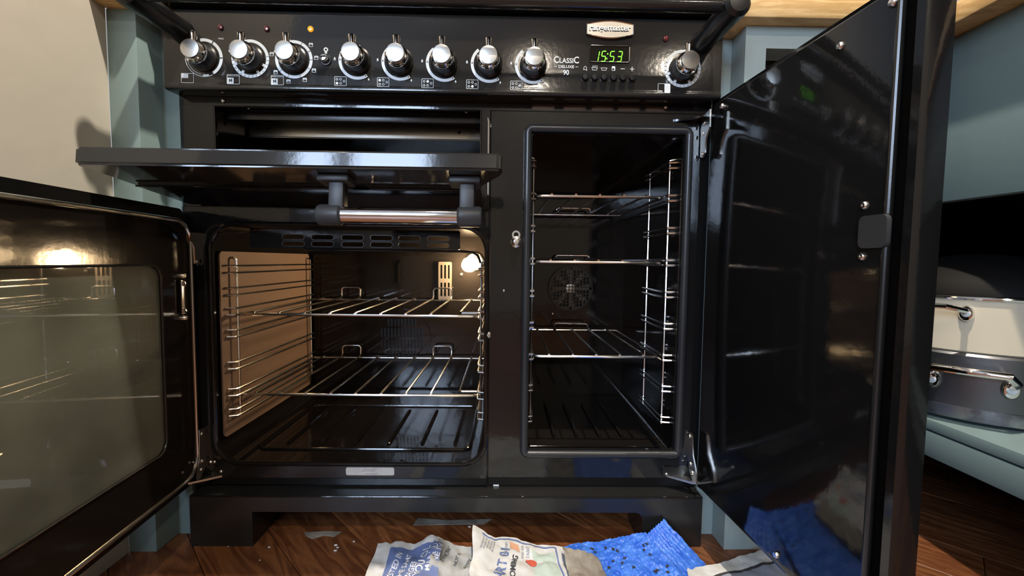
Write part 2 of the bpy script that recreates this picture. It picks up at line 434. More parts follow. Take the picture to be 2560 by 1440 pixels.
obj('dome', L([(0, PRr-.004), (.004, PRr-.004), (.03, PRr*.86), (.055, PRr*.6), (.068, PRr*.3), (.072, 0)], (PC.x, PC.y, .4399), (0, 0, 1), 60), 'lid_shaded', t)

# ================================================================== THE COOKER
XL, XR = -.435, .456
CK = thing('range_cooker', 'black enamel range cooker with its grill flap and both oven doors open', 'cooker', (.01, .25, 0))
def cp(name, bm, m, parent=None, **k): return obj(name, bm, m, parent or CK, **k)
# shell
cp('side_panel', B(XL, XL+.004, .0045, .575, .0605, .8835), 'enamel')
cp('side_panel', B(XR-.004, XR, .0045, .575, .0605, .8835), 'enamel')
cp('back_plate', B(XL+.004, XR-.004, .571, .575, .0605, .8835), 'enamel_satin')
cp('base_plate', B(XL+.004, XR-.004, .0045, .571, .085, .0895), 'enamel_satin')
hob = cp('hob_top', B(XL-.001, XR+.001, -.048, .576, .885, .903, bev=.006, seg=3), 'enamel')
# plinth: bar and two feet
foot = [(-.4175, 0), (-.3135, 0), (-.3135, .0605), ] + [(.349-.012+.012*math.sin(R(a)), .0605-.012+.012*math.cos(R(a))) for a in (0, 30, 60, 90)] + [(.349, 0), (.452, 0), (.452, .088), (-.4175, .088)]
cp('plinth', prism(NB(), foot, -.035, .05, XZ), 'enamel_satin')
cp('plinth_edge', T([(-.4165, -.034, .087), (.451, -.034, .087)], .0016, 8), 'enamel')

# fascias
OV = (-.389, .077, .131, .545)             # main oven opening
GR = (-.377, .066, .604, .7400)            # grill opening
TO = (.153, .411, .157, .7045)             # tall oven opening
ovl = rr(OV[0], OV[1], OV[2], OV[3], .042, 8)
fm = cp('oven_fascia', PL([(XL, .092), (.0818, .092), (.0818, .5735), (XL, .5735)], [ovl], -.0035, .004), 'enamel')
fg = cp('grill_fascia', PL([(XL, .5745), (.0818, .5745), (.0818, .741), (XL, .741)], [[(GR[0], GR[2]), (GR[1], GR[2]), (GR[1], GR[3]), (GR[0], GR[3])]], -.002, .004), 'enamel')
ft = cp('tall_oven_fascia', PL([(.0832, .092), (XR, .092), (XR, .7405), (.0832, .7405)], [rr(*TO, .006, 3)], -.001, .004), 'enamel')
slots = [rr(a, b, .7441, .7521, .0039, 4) for a, b in ((.150, .190), (.2035, .2435), (.2512, .2905), (.2963, .3353), (.343, .383))]
fs = cp('vent_strip', PL([(XL, .7415), (XR, .7415), (XR, .7560), (XL, .7560)], slots, -.001, .003), 'enamel')
obj('vent_backing', B(.145, .388, .006, .008, .742, .755), 'vent_tin', fs)
cp('bottom_strip', B(XL, XR, .006, .012, .0885, .0925), 'enamel_satin')
cp('spacer', B(.0925, .1025, -.001, .005, .0886, .0915), 'print_white')
# rims
cp('oven_rim', T([(a, -.0045, b) for a, b in rr(OV[0]-.001, OV[1]+.001, OV[2]-.001, OV[3]+.001, .043, 8)], .0042, 10, True), 'enamel_oven')
cp('fascia_bead', T([(.0815, -.0040, .5735), (.0815, -.0040, .37)], .0014, 8), 'enamel')
cp('fascia_bead', T([(.0815, -.0040, .352), (.0815, -.0040, .094)], .0014, 8), 'enamel')
cp('grill_bead', T([(GR[0], -.003, GR[2]), (GR[0], -.003, GR[3]), (GR[1], -.003, GR[3]), (GR[1], -.003, GR[2])], .0018, 8), 'enamel')
cp('grill_bead', T([(.079, -.003, .600), (.079, -.003, .722), (.0775, -.0045, .728)], .0018, 8), 'chrome_satin')
seal = cp('door_seal', T([(a, -.006, b) for a, b in rr(.1455, .4185, .150, .7115, .008, 4)], .0068, 12, True), 'rubber')
# screws on fascias
def screw(p, ax, r, parent, m='chrome_satin', name='screw'):
    return obj(name, L([(0, r), (r*.5, r*.9), (r*.8, r*.5), (r*.82, 0)], p, ax, 12), m, parent)
screw((-.3627, -.002, .7569-.008), (0, -1, 0), .0036, fg)
screw((.3786, -.001, .7515), (0, -1, 0), .0036, fs)
screw((.082, -.004, .3605), (0, -1, 0), .0055, CK, 'zinc')
k = cp('ball_catch', L([(0, .0095), (.003, .0095), (.004, .0078), (.008, .0072), (.0105, .0045), (.011, 0)], (.1275, -.001, .5212), (0, -1, 0), 20), 'chrome_satin')
obj('catch_lug', PL(circ(.1275, .5335, .0072, 16), [circ(.1275, .5335, .0042, 16)], -.003, -.001), 'zinc', k)
screw((.1075, -.001, .437), (0, -1, 0), .0022, ft)
# rating sticker
st = cp('rating_label', PL(rr(-.1664, -.0819, .1093, .1235, .003, 3), [], -.0042, -.0036), 'sticker')
for i, (z, a, b) in enumerate(((.1205, -.162, -.086), (.1175, -.150, -.105), (.1122, -.152, -.092))):
    text_obj('small_print', ['RATING  VOLTS  WATTS  SERIAL', 'MODEL  NUMBER', 'MADE  IN  ENGLAND'][i] if False else '|||||||||| ||||| ||||||||| |||||||', .0026, lambda u, v, z=z, a=a, b=b: ((a+b)/2+u, -.00435, z+v), 'print_grey', st)

# ---------------------------------------------------- control panel
prof = [(-.001, .7565), (-.0270, .7550), (-.0315, .7556), (-.0340, .7572), (-.0346, .7596), (-.0336, .7640), (-.0330, .7680), (-.0330, .8735), (-.0318, .8775), (-.0280, .8808), (-.0220, .8830), (-.001, .8845)]
pan = cp('control_panel', prism(NB(), prof, XL, XR, lambda a, b, d: (d, a, b)), 'enamel_panel', smooth=50)
PY = -.0332
def foot_off(z):
    tab = [(.7596, -.0016), (.7640, -.0006), (.7680, 0.0)]
    if z >= tab[-1][0]: return 0.0
    for (a, p), (b, q) in zip(tab, tab[1:]):
        if z <= b: return p+(q-p)*(max(z, a)-a)/(b-a)
PF = lambda a, b, d: (a, d+foot_off(b), b)
def flat(name, outer, holes=(), m='print_white', parent=None, y=PY, th=.0003):
    return obj(name, PL(outer, holes, y-th, y, PF), m, parent or pan)
def stroke(pts, w):
    """closed polygon around an open polyline"""
    l, rr_ = [], []
    for i, p in enumerate(pts):
        a = pts[max(i-1, 0)]; b = pts[min(i+1, len(pts)-1)]
        dx_, dz_ = b[0]-a[0], b[1]-a[1]; q = math.hypot(dx_, dz_); nx, nz = -dz_/q*w/2, dx_/q*w/2
        l.append((p[0]+nx, p[1]+nz)); rr_.append((p[0]-nx, p[1]-nz))
    return l+rr_[::-1]
def arcpts(cx, cz, r, a0, a1, n): return [(cx+r*math.cos(R(a0+(a1-a0)*k/n)), cz+r*math.sin(R(a0+(a1-a0)*k/n))) for k in range(n+1)]
KN = [(-.3719, .8045), (-.299, .8043), (-.2303, .8045), (-.1302, .8045), (-.0622, .8042), (.0086, .8037), (.0802, .8034), (.1509, .8028), (.3922, .8017)]
names = ['for the grill', 'for the main oven heat', 'for the main oven function', 'first of the burners', 'second of the burners', 'third of the burners', 'fourth of the burners', 'fifth of the burners', 'for the tall oven']
def flame(x, z, s, parent, m='print_white'):
    p = [(0, 1), (.35, .45), (.5, -.1), (.38, -.7), (.2, -.9), (.22, -.45), (0, -.05), (-.22, -.45), (-.2, -.9), (-.38, -.7), (-.5, -.1), (-.35, .45)]
    flat('flame_mark', [(x+a*s, z+b*s) for a, b in p], m=m, parent=parent)
def hob_icon(x, z, on):
    o = flat('burner_icon', rr(x-.0096, x+.0096, z-.0073, z+.0073, .0012, 2), [rr(x-.0090, x+.0090, z-.0067, z+.0067, .0008, 2)])
    pts = [(-.0056, -.0032), (-.0056, .0030), (0.0002, .0030), (.0002, -.0032), (.0056, .0002)]
    for i, (a, b) in enumerate(pts):
        if i == on: obj('burner_dot', PL(circ(x+a, z+b, .0021, 12), [], PY-.0003, PY, PF), 'print_white', pan)
        else: obj('burner_dot', PL(circ(x+a, z+b, .0019, 12), [circ(x+a, z+b, .0012, 12)], PY-.0003, PY, PF), 'print_white', pan)
def oven_icon(x, z, kind):
    flat('oven_icon', rr(x-.0100, x+.0100, z-.0076, z+.0076, .0012, 2), [rr(x-.0094, x+.0094, z-.0070, z+.0070, .0008, 2)])
    if kind == 'grill': flat('icon_fill', [(x-.009, z), (x+.0012, z), (x+.0012, z+.0066), (x-.009, z+.0066)])
    if kind == 'M':
        flat('icon_fill', [(x-.009, z-.0066), (x+.0006, z-.0066), (x+.0006, z+.0026), (x-.009, z+.0026)])
        flat('icon_bar', [(x-.009, z+.0050), (x+.009, z+.0050), (x+.009, z+.0056), (x-.009, z+.0056)])
        text_obj('icon_letter', 'M', .0075, lambda u, v: PF(x-.0043+u, z-.0020+v, PY-.0006), 'print_black', pan, bold=.0002)
    if kind == 'R':
        flat('icon_fill', [(x+.0006, z-.0070), (x+.0096, z-.0070), (x+.0096, z+.0070), (x+.0006, z+.0070)])
        text_obj('icon_letter', 'A', .006, lambda u, v: PF(x+.0052+u, z+v, PY-.0006), 'print_black', pan)
def tick(cx, cz, r0_, r1_, a, w, m='print_black'):
    c, s = math.cos(R(a)), math.sin(R(a))
    flat('dial_tick', [(cx+c*r0_-s*w/2, cz+s*r0_+c*w/2), (cx+c*r1_-s*w/2, cz+s*r1_+c*w/2), (cx+c*r1_+s*w/2, cz+s*r1_-c*w/2), (cx+c*r0_+s*w/2, cz+s*r0_-c*w/2)], m=m, y=PY-.0003)
# one knob, then copies
def make_knob(i, x, z):
    org = (x, PY, z); ax = (0, -1, 0)
    if i == 0:
        k0 = cp('control_knob', L([(0, .0212), (.0024, .0215), (.0045, .0190), (.010, .0176), (.0165, .0168), (.0175, .012)], (0, 0, 0), ax, 32), 'plastic_and_shade_black', world=False)
        obj('knob_collar', L([(.0165, .0165), (.0185, .0176), (.0215, .0178), (.0245, .0162), (.027, .0142), (.027, 0)], (0, 0, 0), ax, 32), 'chrome', k0)
        obj('knob_cap', L([(.0265, .0138), (.0315, .0141), (.0326, .0137), (.0328, .0128), (.0328, .0)], (0, 0, 0), ax, 32), 'knob_face', k0)
        obj('pointer', L([(.010, .0044), (.016, .0046), (.024, .0058), (.0272, .0062), (.0280, .0055), (.0280, 0)], (0, -.0235, 0), (0, 0, 1), 18), 'chrome', k0)
        for a in (-120, -60, 180):
            obj('grip_stud', L([(.0125, .0032), (.0175, .0040), (.0182, 0)], (0, -.0225, 0), (math.cos(R(a)), 0, math.sin(R(a))), 12), 'chrome', k0)
        k0.location = Vector(org) - CK.location
        make_knob.k0 = k0
        return k0
    k0 = make_knob.k0
    k = k0.copy(); COL.objects.link(k); k.parent = CK; k.location = Vector(org) - CK.location
    for c in k0.children:
        q = c.copy(); COL.objects.link(q); q.parent = k
    return k
for i, (x, z) in enumerate(KN):
    kn = make_knob(i, x, z)
    kn['label'] = 'chrome tipped black control knob ' + names[i]
    ri, ro = .0250, .0296
    if i in (1, 2, 8):
        flat('dial_ring', circ(x, z, ro, 48), [circ(x, z, ri, 48)])
    elif i == 0:
        flat('dial_ring', stroke(arcpts(x, z, (ri+ro)/2, 100, -62, 30), ro-ri))
        flat('dial_ring', stroke(arcpts(x, z, ro-.0004, -64, -185, 24), .0008))
        flat('dial_ring', stroke(arcpts(x, z, ri+.0010, -100, -175, 16), .0006))
        flat('dial_ring', stroke(arcpts(x, z, (ri+ro)/2, -75, -95, 6), .0026))
        for a in (58, 0, -60): tick(x, z, ri, ro, a, .0014)
    else:
        flat('dial_ring', stroke(arcpts(x, z, (ri+ro)/2, 128, 304, 32), .0046))
        flat('dial_dot', circ(x-.0272, z+.001, .0011, 10), m='print_black', y=PY-.0003)
        flat('dial_dot', circ(x+.0272*math.cos(R(300)), z+.0272*math.sin(R(300)), .0011, 10), m='print_black', y=PY-.0003)
        flame(x-.0355, z+.002, .0030, pan); flame(x+.0180, z-.0290, .0023, pan)
        hob_icon(x-.0268, z-.0325, i-3)
    if i in (1, 8):
        for a in range(-200, 21, 13): tick(x, z, ri+.0012, ro-.0003, a, .0005)
        for a in (-160, -120, -60, -25): tick(x, z, .0180, .0252, a, .0042, 'print_white')
    if i == 2:
        for a in (62, 28, 0, -30, -70, -110, -140, 170): tick(x, z, ri, ro, a, .0005)
        for a, s in ((40, 1), (5, 1), (-28, 1), (-62, 1), (-105, 1), (-145, 1), (168, 1)):
            cx, cz = x+.0355*math.cos(R(a)), z+.0355*math.sin(R(a))
            flat('function_icon', rr(cx-.0032, cx+.0032, cz-.003, cz+.003, .0008, 2), [rr(cx-.0026, cx+.0026, cz-.0024, cz+.0000, .0004, 2)])
            flat('function_mark', [(cx-.0018, cz+.0010), (cx+.0018, cz+.0010), (cx+.0018, cz+.0015), (cx-.0018, cz+.0015)], m='print_black', y=PY-.0003)
oven_icon(-.3985, .7725, 'grill'); oven_icon(-.3265, .7718, 'M'); oven_icon(-.2570, .7718, 'M'); oven_icon(.3632, .7702, 'R')
text_obj('dial_lettering', 'MAX', .004, lambda u, v: (-.3440+u, PY-.0003, .8340+v), 'print_white', pan)
# indicator lamps and light switch
for i, (x, z, m, l) in enumerate(((-.3442, .8515, 'lens_red', 'dull red indicator lens'), (-.2721, .8508, 'lens_red', 'dull red indicator lens'), (-.203, .8515, 'lens_amber', 'glowing amber indicator lens'), (.3633, .848, 'lens_red', 'red indicator lens'))):
    o = obj('indicator_lens', L([(0, .0046), (.0015, .0045), (.0030, .0032), (.0036, 0)], (x, PY, z), (0, -1, 0), 16), m, pan); o['label'] = l
k = obj('switch_bezel', L([(0, .0095), (.002, .0092), (.0025, .0070), (.001, .0068), (.001, 0)], (-.1803, PY, .8047), (0, -1, 0), 20), 'plastic_and_shade_black', pan)
obj('light_switch', L([(.001, .0062), (.008, .0060), (.0105, .0042), (.011, 0)], (-.1803, PY, .8047), (0, -1, 0), 20), 'chrome', pan)
flat('bulb_mark', circ(-.1795, .8205, .0036, 14), [circ(-.1795, .8205, .0017, 10)])
flat('bulb_mark', [(-.1815, .8172), (-.1775, .8172), (-.1780, .8140), (-.1810, .8140)])
# maker's badge
bo = [(.2353, .8515), (.2353, .8668)] + [(.2353+.0746*k/12, .8668+.0052*math.sin(PI*k/12)) for k in range(1, 12)] + [(.3099, .8668), (.3099, .8515)] + [(.3099-.0746*k/12, .8515-.0058*math.sin(PI*k/12)) for k in range(1, 12)]
bd = flat('badge', bo, m='badge_metal', th=.0035)
obj('badge_border', T([(a, PY-.0036, b) for a, b in bo], .0009, 6, True), 'chrome', pan)
# clock
flat('clock_window', rr(.2423, .3046, .8098, .8345, .0020, 3), m='clock_glass', th=.0008)
obj('clock_bezel', T([(a, PY-.0006, b) for a, b in rr(.2420, .3050, .8094, .8349, .0022, 3)], .0009, 6, True), 'plastic_and_shade_black', pan)
obj('bezel_glint', B(.3046, .3056, PY-.0022, PY, .8112, .8330), 'chrome_satin', pan)
SEG = {'1': 'BC', '5': 'AFGCD', '3': 'ABGCD'}
def seven(ch, x, z, w, h):
    t_ = .0013; g = .0003
    def q(x0, z0, x1, z1):
        vert = abs(x1-x0) < 1e-6
        if vert: p = [(x0, z0+g), (x0+t_/2, z0+g+t_/2), (x1+t_/2, z1-g-t_/2), (x1, z1-g), (x1-t_/2, z1-g-t_/2), (x0-t_/2, z0+g+t_/2)]
        else: p = [(x0+g, z0), (x0+g+t_/2, z0-t_/2), (x1-g-t_/2, z0-t_/2), (x1-g, z0), (x1-g-t_/2, z0+t_/2), (x0+g+t_/2, z0+t_/2)]
        p = [(a+(b-z)*.16, b) for a, b in p]
        flat('clock_digit', p, m='digit', y=PY-.0009)
    for s in SEG[ch]:
        if s == 'A': q(x, z+h, x+w, z+h)
        if s == 'G': q(x, z+h/2, x+w, z+h/2)
        if s == 'D': q(x, z, x+w, z)
        if s == 'B': q(x+w, z+h/2, x+w, z+h)
        if s == 'C': q(x+w, z, x+w, z+h/2)
        if s == 'F': q(x, z+h/2, x, z+h)
        if s == 'E': q(x, z, x, z+h/2)
for ch, x in (('1', .2480), ('5', .2592), ('5', .2728), ('3', .2850)): seven(ch, x, .8104, .0066, .0158)
for x, z in ((.2688, .8148), (.2702, .8222)): flat('clock_digit', circ(x, z, .0011, 10), m='digit', y=PY-.0009)
# lettering and buttons
def text_fit(name, body, x0, x1, z0, z1, m='print_white', y=PY-.0003):
    vs_, fs_ = text_verts(body, .02, .0004)
    ax, bx_ = min(v.x for v in vs_), max(v.x for v in vs_); az, bz = min(v.y for v in vs_), max(v.y for v in vs_)
    bm_ = NB(); bv_ = [bm_.verts.new((x0+(v.x-ax)/(bx_-ax)*(x1-x0), y, z0+(v.y-az)/(bz-az)*(z1-z0))) for v in vs_]
    for f_ in fs_:
        try: bm_.faces.new([bv_[q] for q in f_])
        except ValueError: pass
    return obj(name, bm_, m, pan, smooth=0)
text_fit('panel_lettering', 'C', .1836, .1920, .8066, .8174)
text_fit('panel_lettering', 'LASSI', .1930, .2152, .8068, .8148)
text_fit('panel_lettering', 'C', .2160, .2244, .8066, .8174)
text_fit('panel_lettering', 'DELUXE', .1917, .2167, .7990, .8036)
for a_, b_ in ((.1850, .1892), (.2187, .2233)): flat('panel_lettering', [(a_, .8008), (b_, .8008), (b_, .8016), (a_, .8016)])
text_fit('panel_lettering', '90', .1992, .2086, .7883, .7964)
text_fit('badge_lettering', 'rangemaster', .2397, .3057, .8528, .8640, 'print_black', PY-.0040)
text_fit('badge_lettering', 'rangemaster', .2394, .3054, .8535, .8647, 'badge_bright', PY-.0050)
BX = [.2347+.01514*k for k in range(6)]
for i, x in enumerate(BX):
    b = obj('clock_button', L([(0, .0054), (.004, .0050), (.0052, .0040), (.0054, 0)], (x, PY, .7845), (0, -1, 0), 16), 'plastic_and_shade_black', pan)
zc = .7995
x = BX[0]; flat('bell_mark', stroke([(x-.003, zc-.0022), (x-.0022, zc-.001), (x-.0020, zc+.0015), (x, zc+.0032), (x+.0020, zc+.0015), (x+.0022, zc-.001), (x+.003, zc-.0022), (x-.003, zc-.0024)], .0008))
flat('bell_mark', circ(x+.0022, zc-.0034, .0007, 8))
for i in (1, 2):
    x = BX[i]; flat('pot_mark', stroke([(x-.0052, zc+.0010), (x-.0040, zc+.0006), (x-.0034, zc-.0026), (x+.0034, zc-.0026), (x+.0040, zc+.0006), (x+.0052, zc+.0010)], .0008))
    flat('pot_mark', [(x-.0042, zc+.0005), (x+.0042, zc+.0005), (x+.0042, zc+.0012), (x-.0042, zc+.0012)])
    if i == 1:
        for k in range(4): flat('steam_mark', stroke([(x-.0036+k*.0022, zc+.0020), (x-.0028+k*.0022, zc+.0032), (x-.0024+k*.0022, zc+.0046)], .0006))
x = BX[3]; flat('hand_mark', rr(x-.0026, x+.0030, zc-.0032, zc+.0040, .0014, 3), [rr(x-.0018, x+.0016, zc-.0024, zc+.0006, .0008, 2)])
x = BX[4]; flat('minus_mark', [(x-.0034, zc-.0005), (x+.0034, zc-.0005), (x+.0034, zc+.0005), (x-.0034, zc+.0005)])
x = BX[5]; flat('plus_mark', [(x-.0034, zc-.0005), (x-.0005, zc-.0005), (x-.0005, zc-.0036), (x+.0005, zc-.0036), (x+.0005, zc-.0005), (x+.0034, zc-.0005), (x+.0034, zc+.0005), (x+.0005, zc+.0005), (x+.0005, zc+.0036), (x-.0005, zc+.0036), (x-.0005, zc+.0005), (x-.0034, zc+.0005)])
# hand rail
cp('hand_rail', T([(-.405, -.128, .8465), (.424, -.128, .8465)], .0092, 20), 'enamel_panel')
for x in (-.4045, .4235):
    br = cp('rail_bracket', L([(0, .0185), (.02, .0165), (.07, .0170), (.094, .0185), (.108, .0180), (.113, .013), (.114, 0)], (x, -.0325, .8440), (0, -1, 0), 24), 'plastic_and_shade_black')
    obj('bracket_end', L([(-.016, .0125), (.016, .0125), (.017, .009), (.0172, 0)], (x, -.128, .8465), (1, 0, 0), 20), 'plastic_and_shade_black', br)

# ---------------------------------------------------- grill compartment
gc = cp('grill_compartment', cavity(rr(GR[0], GR[1], GR[2]-.004, GR[3]+.012, .004, 2), .004, .38), 'enamel_oven')
obj('front_baffle', B(GR[0]+.002, GR[1]-.002, .012, .015, .7385, .7515), 'enamel', gc)
obj('front_lip', B(GR[0]+.003, GR[1]-.003, .026, .030, .7275, .7515, bev=.001), 'enamel_satin', gc)
obj('burner_shield', B(GR[0]+.004, GR[1]-.004, .088, .092, .7145, .7515, bev=.001), 'zinc', gc)['label'] = 'dull grey burner shield'
obj('shield_flange', T([(GR[0]+.004, .088, .7150), (GR[1]-.004, .088, .7150)], .0016, 8), 'chrome_satin', gc)
for x in (-.335, .02): screw((x, .088, .729), (0, -1, 0), .003, gc, 'plastic_and_shade_black')
for x in (-.329, .040): screw((x, .0120, .7425), (0, -1, 0), .0025, gc)
for x, s in ((-.352, 1), (.052, -1)):
    obj('pan_runner', T([(x, .01, .618), (x+s*.006, .012, .622), (x+s*.012, .02, .620), (x+s*.012, .34, .620)], .0018, 8), 'chrome', gc)
# grill flap, hanging open: local x = world X, local y = towards the hinge (0) from the front (-.19)
fl = cp('grill_flap', prism(NB(), [(-.428, 0), (-.425, -.155), (-.4265, -.188), (-.422, -.194), (.100, -.194), (.1045, -.188), (.1045, -.172), (.072, -.112), (.072, 0)], -.0225, 0, XY), 'enamel_flap_lit', smooth=30)
bmf = bmesh.new(); bmf.from_mesh(fl.data)
bmesh.ops.bevel(bmf, geom=[e for e in bmf.edges if e.calc_face_angle(0) > R(25)], offset=.003, segments=3, affect='EDGES')
bmf.to_mesh(fl.data); bmf.free()
for p in fl.data.polygons: p.use_smooth = True
fl.data.set_sharp_from_angle(angle=R(35))
TILT = R(-6.5)
Mf = Matrix.Translation((0, -.006, .602)) @ Matrix.Rotation(TILT, 4, 'X')
fl.matrix_parent_inverse = Matrix.Identity(4)
fl.matrix_basis = Matrix.Translation(-CK.location) @ Mf
obj('outer_panel', PL(rr(-.415, .062, -.112, -.004, .004, 3), [], -.0265, -.0226, XY), 'enamel', fl)
obj('flap_edge', T([(-.415, -.112, -.0262), (.062, -.112, -.0262)], .0014, 8), 'enamel', fl)
# the handle below the flap
HZ = -.074
obj('handle_bar', T([(-.108, -.158, HZ), (.049, -.158, HZ)], .0112, 24), 'chrome', fl)
for x0, x1, xp in ((-.137, -.106, -.113), (.047, .076, .058)):
    s = -1 if x0 < -.1 else 1
    prf = [(-.016, .0112), (-.013, .0138), (.013, .0138), (.016, .0120), (.0165, 0)]
    hc = obj('handle_end', L(prf, ((x0+x1)/2, -.158, HZ), (s, 0, 0), 24), 'plastic_grey', fl)
    obj('handle_post', B(xp-.010, xp+.010, -.166, -.146, HZ+.008, -.0225, bev=.003), 'plastic_grey', hc)
    obj('post_foot', B(xp-.024, xp+.018, -.172, -.138, -.032, -.0226, bev=.003), 'plastic_grey', hc)

# ---------------------------------------------------- main oven
YB = .385
oc = cp('oven_cavity', cavity(rr(OV[0]-.008, OV[1]+.008, OV[2]-.004, OV[3]+.006, .036, 6), .0035, YB), 'enamel_oven')
obj('liner_panel', PL(rr(.020, .372, .165, .4995, .008, 4), [], -.3935, -.3905, YZ), 'liner', oc)['label'] = 'brown matt side liner'
vs = []
for cx in (-.2665, -.2150, -.1620, -.1110, -.0615, -.0100):
    for cz in (.5265, .5145): vs.append(rr(cx-.0198, cx+.0198, cz-.0047, cz+.0047, .0045, 4))
obj('vent_baffle', PL(rr(-.3430, .0284, .5070, .5410, .003, 2), vs, .030, .0335), 'enamel', oc)
for l in vs[::1]:
    obj('vent_rim', T([(a, .0295, b) for a, b in l], .0007, 5, True), 'enamel_satin', oc)
obj('baffle_lip', T([(-.25, .034, .5045), (.036, .034, .5045), (.052, .036, .5025), (.060, .04, .497), (.064, .05, .485)], .0022, 8), 'enamel', oc)
obj('top_return', B(-.38, .07, .036, .30, .545, .549), 'enamel_oven', oc)
# rear: fan cover and vent, lamp
FX, FZ = -.158, .285
hol = []
for k in range(-7, 8):
    cx = FX+k*.0088
    for cz, hh in ((FZ+.040, .0105), (FZ+.013, .0125), (FZ-.016, .0125), (FZ-.043, .0095)):
        if math.hypot(cx-FX, abs(cz-FZ)+hh) < .066: hol.append(rr(cx-.0028, cx+.0028, cz-hh, cz+hh, .0027, 3))
fc = obj('fan_cover', PL(circ(FX, FZ, .075, 40), hol, YB-.0032, YB-.0012), 'enamel_oven', oc)
obj('fan_slot_shade', L([(0, .0), (0, .070), (.0006, .070), (.0006, 0)], (FX, YB-.0010, FZ), (0, 1, 0), 32), 'slot_shade_black', oc)  # flat dark disc in place of the shade behind the slots
hv = [rr(x-.0027, x+.0027, z-.0180, z+.0180, .0026, 3) for x in (-.0545, -.0450, -.0355) for z in (.4585, .4130)]
obj('rear_vent', PL(rr(-.0620, -.0280, .386, .4840, .003, 2), hv, YB-.010, YB-.007), 'vent_steel', oc)
for x in (-.165, ): obj('rear_seam', T([(x, YB-.002, .43), (x, YB-.002, .472), (x+.004, YB-.002, .486)], .0012, 6), 'enamel', oc)
lh = obj('lamp_holder', L([(0, .024), (.004, .024), (.007, .021), (.007, .014), (.016, .012), (.016, 0)], (.030, YB-.001, .485), (0, -1, 0), 28), 'zinc', oc)
obj('oven_bulb', L([(0, .007), (.008, .010), (.018, .0165), (.029, .0185), (.040, .0155), (.048, .008), (.050, 0)], (.028, YB-.017, .483), Vector((-.26, -.80, -.16)), 16), 'bulb', oc)['label'] = 'glowing oven bulb'
screw((-.004, YB-.001, .452), (0, -1, 0), .004, oc, 'zinc')
for x in (-.31, -.245, -.18, -.115, -.05, .015):
    obj('floor_rib', T([(x, .085, .1265), (x, .095, .1285), (x, .27, .1285), (x, .28, .1265)], .0036, 8), 'enamel_oven', oc)
obj('pan_edge', T([(a, b, .1285) for a, b in rr(-.355, .045, .06, .31, .015, 4)], .0030, 8, True), 'enamel_oven', oc)
for x in (-.16, -.115, -.072): screw((x, .012, .1275), (0, 0, 1), .004, oc, 'enamel')
def side_ladder(x, wall, zs, half, y0, y1, zt, zb, r=.0022, name='side_rack', ya=None, yb=None):
    """two posts and pairs of runners; posts stand against the wall side"""
    t_ = cp(name, T([(x, y0, zb), (x, y0, zt-.004), (wall, y0, zt)], r, 8), 'chrome_wire')
    obj('rear_post', T([(x, y1, zb), (x, y1, zt-.004), (wall, y1, zt)], r, 8), 'chrome_wire', t_)
    s = 1 if wall < x else -1
    ya = y0-.02 if ya is None else ya; yb = y1+.008 if yb is None else yb
    for zc_ in zs:
        for dz in (half, -half):
            obj('runner', T([(wall, ya, zc_+dz), (x+s*.003, ya+.004, zc_+dz), (x+s*.0045, ya+.012, zc_+dz), (x+s*.0045, yb, zc_+dz)], r*.85, 6), 'chrome_wire', t_)
    return t_
ZS = [.4677, .428, .3917, .352, .2934, .2442, .207]
side_ladder(-.3805, -.3895, ZS, .0062, .052, .355, .489, .196)
side_ladder(.0665, .079, ZS, .0062, .040, .355, .489, .196)

# ---------------------------------------------------- tall oven
tc_ = cp('tall_oven_cavity', cavity(rr(TO[0]-.006, TO[1]+.009, TO[2]-.016, TO[3]+.010, .014, 4), .0045, YB), 'enamel_oven')
FX2, FZ2 = .28, .419
hol = []
for k in range(-6, 7):
    for j in range(-6, 7):
        cx, cz = FX2+k*.0086, FZ2+j*.0086
        if math.hypot(cx-FX2, cz-FZ2) < .052: hol.append([(cx-.0033, cz-.0033), (cx+.0033, cz-.0033), (cx+.0033, cz+.0033), (cx-.0033, cz+.0033)])
obj('fan_cover', PL(circ(FX2, FZ2, .058, 40), hol, YB-.009, YB-.0065), 'enamel_satin', tc_)
fan = obj('fan_hub', L([(0, .012), (.004, .012), (.006, 0)], (FX2, YB-.001, FZ2), (0, -1, 0), 16), 'zinc', tc_)
for k in range(8):
    a = R(45*k); c, s = math.cos(a), math.sin(a)
    obj('fan_blade', prism(NB(), [(FX2+c*.012-s*.003, FZ2+s*.012+c*.003), (FX2+c*.048-s*.012, FZ2+s*.048+c*.012), (FX2+c*.050+s*.004, FZ2+s*.050-c*.004), (FX2+c*.012+s*.003, FZ2+s*.012-c*.003)], YB-.0045, YB-.003, XZ), 'fan_metal', tc_)
screw((.235, YB-.001, .352), (0, -1, 0), .004, tc_)
for x in (.21, .255, .30, .345): obj('floor_rib', T([(x, .09, .1435), (x, .10, .1455), (x, .28, .1455), (x, .29, .1435)], .0032, 8), 'enamel_oven', tc_)
obj('floor_seam', T([(.16, .045, .1425), (.405, .045, .1425)], .0012, 6), 'enamel_oven', tc_)
screw((.372, .03, .1425), (0, 0, 1), .004, tc_)
ZT = [.6605-.0573*i for i in range(9)]
side_ladder(.4005, .4195, ZT, .0047, .030, .137, .673, .193, .0024, 'side_rack', .020, .15)
side_ladder(.1575, .1472, ZT, .0047, .030, .137, .673, .193, .0024, 'side_rack', .020, .15)

